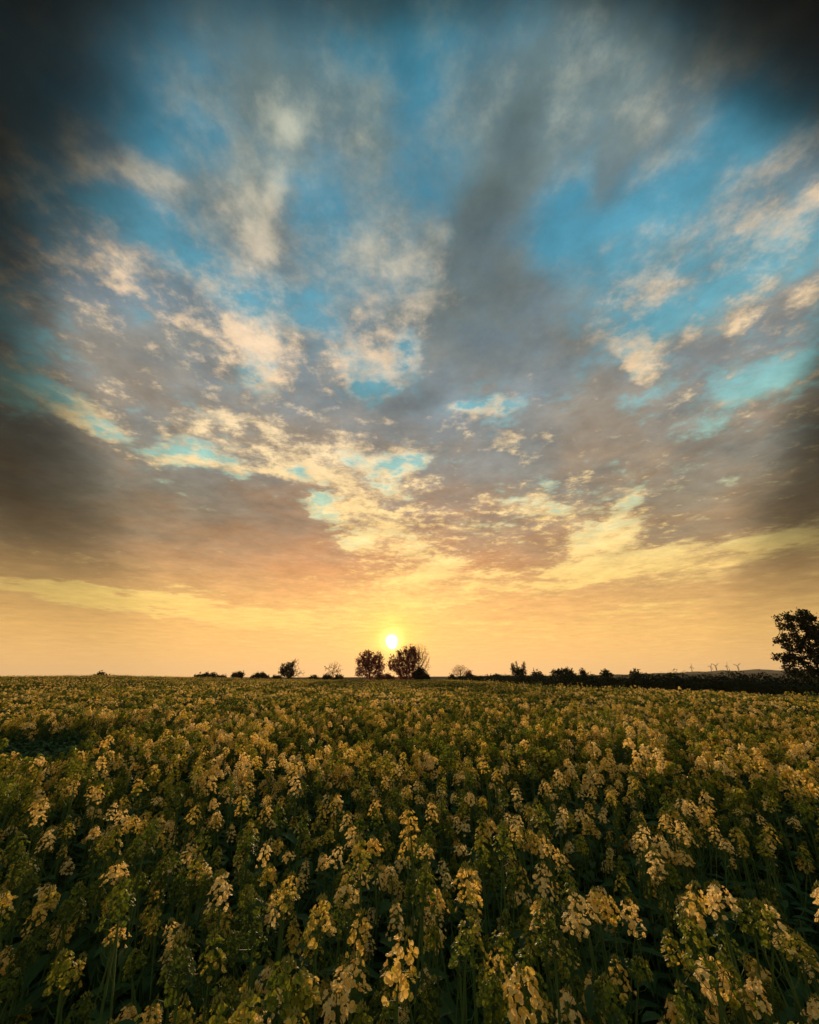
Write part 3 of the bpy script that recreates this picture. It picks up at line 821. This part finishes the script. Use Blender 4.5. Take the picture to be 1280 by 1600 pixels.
def bush(px0, px1, py, Y, label, seed, mat=None, dens=1.0, trunk=.1, name="bush", group=None, blobs_=None):
    pc = (px0 + px1) / 2; b = tree_at(pc, Y); W = span(px0, px1, Y); H = height_at(pc, py - 1, Y)
    bl = blobs_(W, H) if blobs_ else [(0, 0, H * .55, W * .48, W * .4, H * .42), (-W * .2, 0, H * .4, W * .28, W * .3, H * .34), (W * .22, 0, H * .4, W * .26, W * .3, H * .32)]
    return make_tree(name, label, "bush" if name == "bush" else "tree", b, bl, H * trunk, seed, 200, max(.22, H * .07), int(1500 * dens * max(1, W / 3)), .32, .25, mat or m_tleaf, m_bark, r_tip=.025, group=group)
bush(310, 341, 1052, 118, "flat-topped dark bush furthest left in the skyline row", 31, dens=1.3)
bush(303, 316, 1055.5, 119, "tiny bush against the left side of the flat-topped dark bush", 32)
bush(340, 353, 1056, 120, "small rounded bush between the flat-topped bush and the leaning small tree", 33)
bush(360, 382, 1051, 118, "small dark tree leaning right on a short trunk, between two bushes", 34, trunk=.3, name="small_tree",
     blobs_=lambda W, H: [(0, 0, H * .68, W * .42, W * .35, H * .26), (W * .22, 0, H * .8, W * .26, W * .25, H * .14)])
bush(392, 422, 1052, 118, "smooth domed dark bush left of the twiggy tree", 35, dens=1.5)
bush(424, 442, 1056, 120, "low bush joining the domed bush to the twiggy tree", 36)
bush(481, 500, 1056, 120, "low bush at the right foot of the twiggy tree", 37)
bush(502, 520, 1053, 120, "low bush on the left of the bare sapling's foot", 38)
bush(521, 538, 1055, 121, "low bush on the right of the bare sapling's foot", 39)
bush(586, 601, 1049, 124, "dark bush at the right foot of the round-headed spring tree", 40, m_rleaf)
bush(595, 618, 1053.5, 118, "rounded reddish bush directly under the setting sun between the two large trees", 41, m_rleaf, dens=1.2)
bush(660, 672, 1052, 122, "small domed bush right of the ivy-clad bush", 42)
bush(700, 712, 1055, 124, "low bush on the left of the round bare tree", 43)
bush(727, 739, 1048, 124, "leafy bush against the right side of the round bare tree", 44, m_rleaf)
bush(143, 168, 1052.5, 95, "isolated low bush on the left skyline rise", 45)

# twiggy tree with leaves on its left side only
Y = 116; b = tree_at(454, Y); W = span(436, 481, Y); H = height_at(454, 1027, Y)
make_tree("twiggy_tree", "ragged dark tree with bare twigs on its right side, left part of the skyline", "tree", b,
  [(-W * .12, 0, H * .5, W * .30, W * .28, H * .34), (W * .12, 0, H * .80, W * .16, W * .2, H * .18), (W * .3, 0, H * .38, W * .2, W * .2, H * .2)],
  H * .12, 51, 420, .30, 2700, .30, .26, m_tleaf, m_bark, bare=lambda p: p[0] > W * .10, r_tip=.022, twigs=4, keep=.6)
Y = 118; b = tree_at(521, Y); W = span(506, 537, Y); H = height_at(521, 1033, Y)
make_tree("bare_sapling", "small leafless tree with open spreading branches between two low bushes", "tree", b,
  [(0, 0, H * .66, W * .48, W * .4, H * .33), (0, 0, H * .4, W * .4, W * .3, H * .16)], H * .25, 52, 190, .36, 150, .3, .3, m_tleaf, m_twig, r_tip=.026, twigs=4, keep=.3)
Y = 124; b = tree_at(720, Y); W = span(706, 736, Y); H = height_at(720, 1037, Y)
make_tree("bare_tree", "small round leafless tree standing alone right of the large pair", "tree", b,
  [(0, 0, H * .62, W * .48, W * .42, H * .36)], H * .2, 53, 900, .26, 0, .3, .3, None, m_twig, r_tip=.02, twigs=5)
Y = 66; b = tree_at(811, Y); W = span(797, 826, Y); H = height_at(811, 1032, Y)
make_tree("upright_tree", "narrow dark tree with several upright stems at the near end of the hedge line", "tree", b,
  [(-W * .30, 0, H * .72, W * .10, W * .16, H * .24), (-W * .07, 0, H * .76, W * .08, W * .16, H * .24), (W * .14, 0, H * .68, W * .07, W * .16, H * .2), (W * .33, 0, H * .78, W * .08, W * .16, H * .22), (0, 0, H * .36, W * .42, W * .3, H * .22), (0, 0, H * .58, W * .36, W * .3, H * .16), (W * .46, 0, H * .5, W * .08, W * .1, H * .08)],
  H * .12, 54, 620, .14, 4200, .16, .12, m_tleaf, m_bark, r_tip=.014, r_max=.10, twigs=2, keep=.8)

# bushes and small trees rising behind the hedge
bush(826, 850, 1049, 72, "domed bush rising from the hedge right of the narrow upright tree", 61)
bush(866, 902, 1045, 76, "broad arched bush, highest of those rising from the hedge", 62, dens=1.3, blobs_=lambda W, H: [(0, 0, H * .7, W * .36, W * .3, H * .26), (-W * .4, 0, H * .78, W * .16, W * .2, H * .08), (W * .36, 0, H * .5, W * .2, W * .2, H * .25)])
bush(906, 918, 1047.5, 78, "small ball-shaped bush above the hedge, right of the broad arched one", 63)
bush(940, 958, 1047, 74, "twin-topped bush above the hedge past the ball-shaped one", 64)
bush(985, 1003, 1049, 60, "low bump of a bush on the hedge top left of the wind turbines", 65)
bush(752, 790, 1054, 96, "low dark bush at the far end of the hedge", 66, dens=1.2)

# tall tree at the right edge of the picture
Y = 33; b = tree_at(1280, Y); H = height_at(1262, 950, Y); W = span(1207, 1330, Y)
make_tree("hedgerow_tree", "tall dark leafy tree in the hedge at the right edge", "tree", b,
  [(-W * .17, 0, H * .87, W * .15, W * .2, H * .10), (W * .03, 0, H * .90, W * .13, W * .2, H * .09), (W * .24, 0, H * .80, W * .15, W * .25, H * .12), (-W * .10, 0, H * .76, W * .17, W * .2, H * .09),
   (-W * .27, 0, H * .66, W * .13, W * .2, H * .06), (W * .08, 0, H * .64, W * .22, W * .25, H * .11), (-W * .37, 0, H * .49, W * .12, W * .2, H * .065), (-W * .12, 0, H * .52, W * .18, W * .25, H * .09),
   (W * .28, 0, H * .52, W * .20, W * .25, H * .16), (-W * .28, 0, H * .36, W * .14, W * .22, H * .06), (-W * .02, 0, H * .34, W * .24, W * .3, H * .12), (W * .3, 0, H * .3, W * .22, W * .3, H * .14)],
  H * .2, 71, 900, .25, 15000, .17, .13, m_tleaf, m_bark, r_tip=.014, r_max=.2, twigs=2, keep=.55)

# ==================================================================== hedge
def hedge():
    g = np.random.default_rng(81)
    root = empty("field_hedge", (float(hedge_x(40)) + 1, 40, float(ground_z(16, 40))))
    tag(root, "long dark clipped field hedge running along the right side of the crop", "hedge")
    inv_ = Vector(root.location)
    ys = np.linspace(8, 122, 190); n = len(ys)
    hx = hedge_x(ys); base = ground_z(hx + 1, ys)
    def top(y): return 2.0 + .16 * np.sin(y * .35 + 1) * np.sin(y * .11) + .10 * np.sin(y * 1.3 + 2 * np.sin(y * .4)) + .06 * np.sin(y * 3.1 + 3 * np.sin(y * .23))
    prof = [(-.55, 0), (-.75, .5), (-.6, .85), (0, .93), (.6, .85), (.75, .5), (.55, 0)]
    vs_ = []; fs = []
    for i in range(n):
        for (o_, q) in prof:
            vs_.append((hx[i] + 1 + o_ + g.normal() * .08, ys[i] + g.normal() * .05, base[i] + (top(ys[i]) - .18) * q + g.normal() * .05 * (q > 0)))
    w = len(prof)
    for i in range(n - 1):
        for j in range(w - 1): fs.append((i * w + j, (i + 1) * w + j, (i + 1) * w + j + 1, i * w + j + 1))
    vs_ = np.array(vs_) - np.array(inv_)
    obj("branches", mesh_np("branches", vs_, fs), m_hleaf, root)
    m = 70000
    y = 8 + 114 * g.random(m) ** 1.35; a = g.uniform(-.15, math.pi + .15, m); k = g.uniform(.85, 1.12, m)
    x = hedge_x(y) + 1 + np.cos(a) * .85 * k; z = ground_z(x, y) + top(y) * np.clip(.42 + .55 * np.sin(a) * k + g.normal(size=m) * .05, .03, 1.3)
    
    C = np.stack([x, y, z], 1) - np.array(inv_)
    LV, LF = leaf_quads(C, .12, g)
    obj("foliage", mesh_np("foliage", LV, LF), m_hleaf, root)
hedge()

# ==================================================================== wind turbines
def turbine(px, Y, hub_py, phase, yaw, label, src=None):
    b = P3(px, 1050, Y); top = P3(px, hub_py, Y).z
    root = empty("wind_turbine", (b.x, b.y, 0), yaw); tag(root, label, "wind turbine", "wind turbines on the far hill")
    mb = MB(); mb.tube([Vector((0, 0, 0)), Vector((0, 0, top * .5)), Vector((0, 0, top))], [3.4, 2.8, 2.0], 12)
    obj("tower", mb.mesh("tower", [m_turb]), None, root)
    mb = MB(); mb.tube([Vector((0, -3, top + 1)), Vector((0, -2.4, top + 1)), Vector((0, 5, top + 1)), Vector((0, 6, top + 1))], [.9, 1.7, 1.8, 1.0], 8)
    obj("nacelle", mb.mesh("nacelle", [m_turb]), None, root)
    mb = MB(); mb.tube([Vector((0, -3, top + 1)), Vector((0, -4.5, top + 1)), Vector((0, -5.4, top + 1))], [1.4, 1.2, .3], 8)
    obj("hub", mb.mesh("hub", [m_turb]), None, root)
    for k in range(3):
        mb = MB(); Lb = 28.0
        for q in ((0, .9), (.12, 1.6), (.3, 1.7), (.7, 1.0), (1.0, .3)):
            pass
        secs = [(0, .8, .8), (.1, 1.0, .7), (.22, 3.2, .6), (.6, 2.4, .4), (.9, 1.5, .25), (1.0, .2, .08)]
        vs_ = []; fs = []
        for (t, c_, th) in secs:
            vs_ += [Vector((-c_ * .4, -th, t * Lb)), Vector((c_ * .8, 0, t * Lb)), Vector((-c_ * .4, th, t * Lb)), Vector((-c_ * .7, 0, t * Lb))]
        for i in range(len(secs) - 1):
            for j in range(4):
                q = (j + 1) % 4; fs.append((i * 4 + j, i * 4 + q, (i + 1) * 4 + q, (i + 1) * 4 + j))
        fs.append((20, 21, 22, 23)); fs.append((3, 2, 1, 0))
        mb.add(vs_, fs)
        o = obj("blade", mb.mesh("blade", [m_turb]), None, root)
        o.location = (0, -4.3, top + 1); o.rotation_euler = (0, phase + k * 2 * math.pi / 3, 0)
for (px, Y, hpy, ph, yw, lab) in [
    (1082, 3000, 1042, .1, .3, "wind turbine standing apart, furthest left on the far hill"),
    (1112.5, 2950, 1041.5, .6, .2, "wind turbine left in the close pair in the middle of the row"),
    (1120.5, 2900, 1040.5, 1.0, .1, "wind turbine right in the close pair, taller than its neighbour"),
    (1138, 2950, 1040.5, .25, .4, "wind turbine between the close pair and the one furthest right"),
    (1155, 2900, 1040.5, .9, -.2, "wind turbine furthest right, nearest to the tall edge tree")]:
    turbine(px, Y, hpy, ph, yw, lab)

# ==================================================================== haze
def haze(density):
    vs_ = [(x, y, z) for x in (-8600, 8600) for y in (-3000, 8600) for z in (-8, 190)]
    fs = [(0, 1, 3, 2), (4, 6, 7, 5), (0, 4, 5, 1), (2, 3, 7, 6), (0, 2, 6, 4), (1, 5, 7, 3)]
    me = mesh_np("haze", vs_, fs); m, t = mat_new("haze")
    pv = t.nodes.new('ShaderNodeVolumePrincipled'); pv.inputs['Color'].default_value = (.95, .88, .80, 1)
    pv.inputs['Density'].default_value = density; pv.inputs['Anisotropy'].default_value = .3
    o = t.nodes.new('ShaderNodeOutputMaterial'); t.links.new(pv.outputs[0], o.inputs['Volume'])
    tag(obj("haze", me, m), None, kind='stuff')
HAZE = 6.0e-5
if HAZE: haze(HAZE)
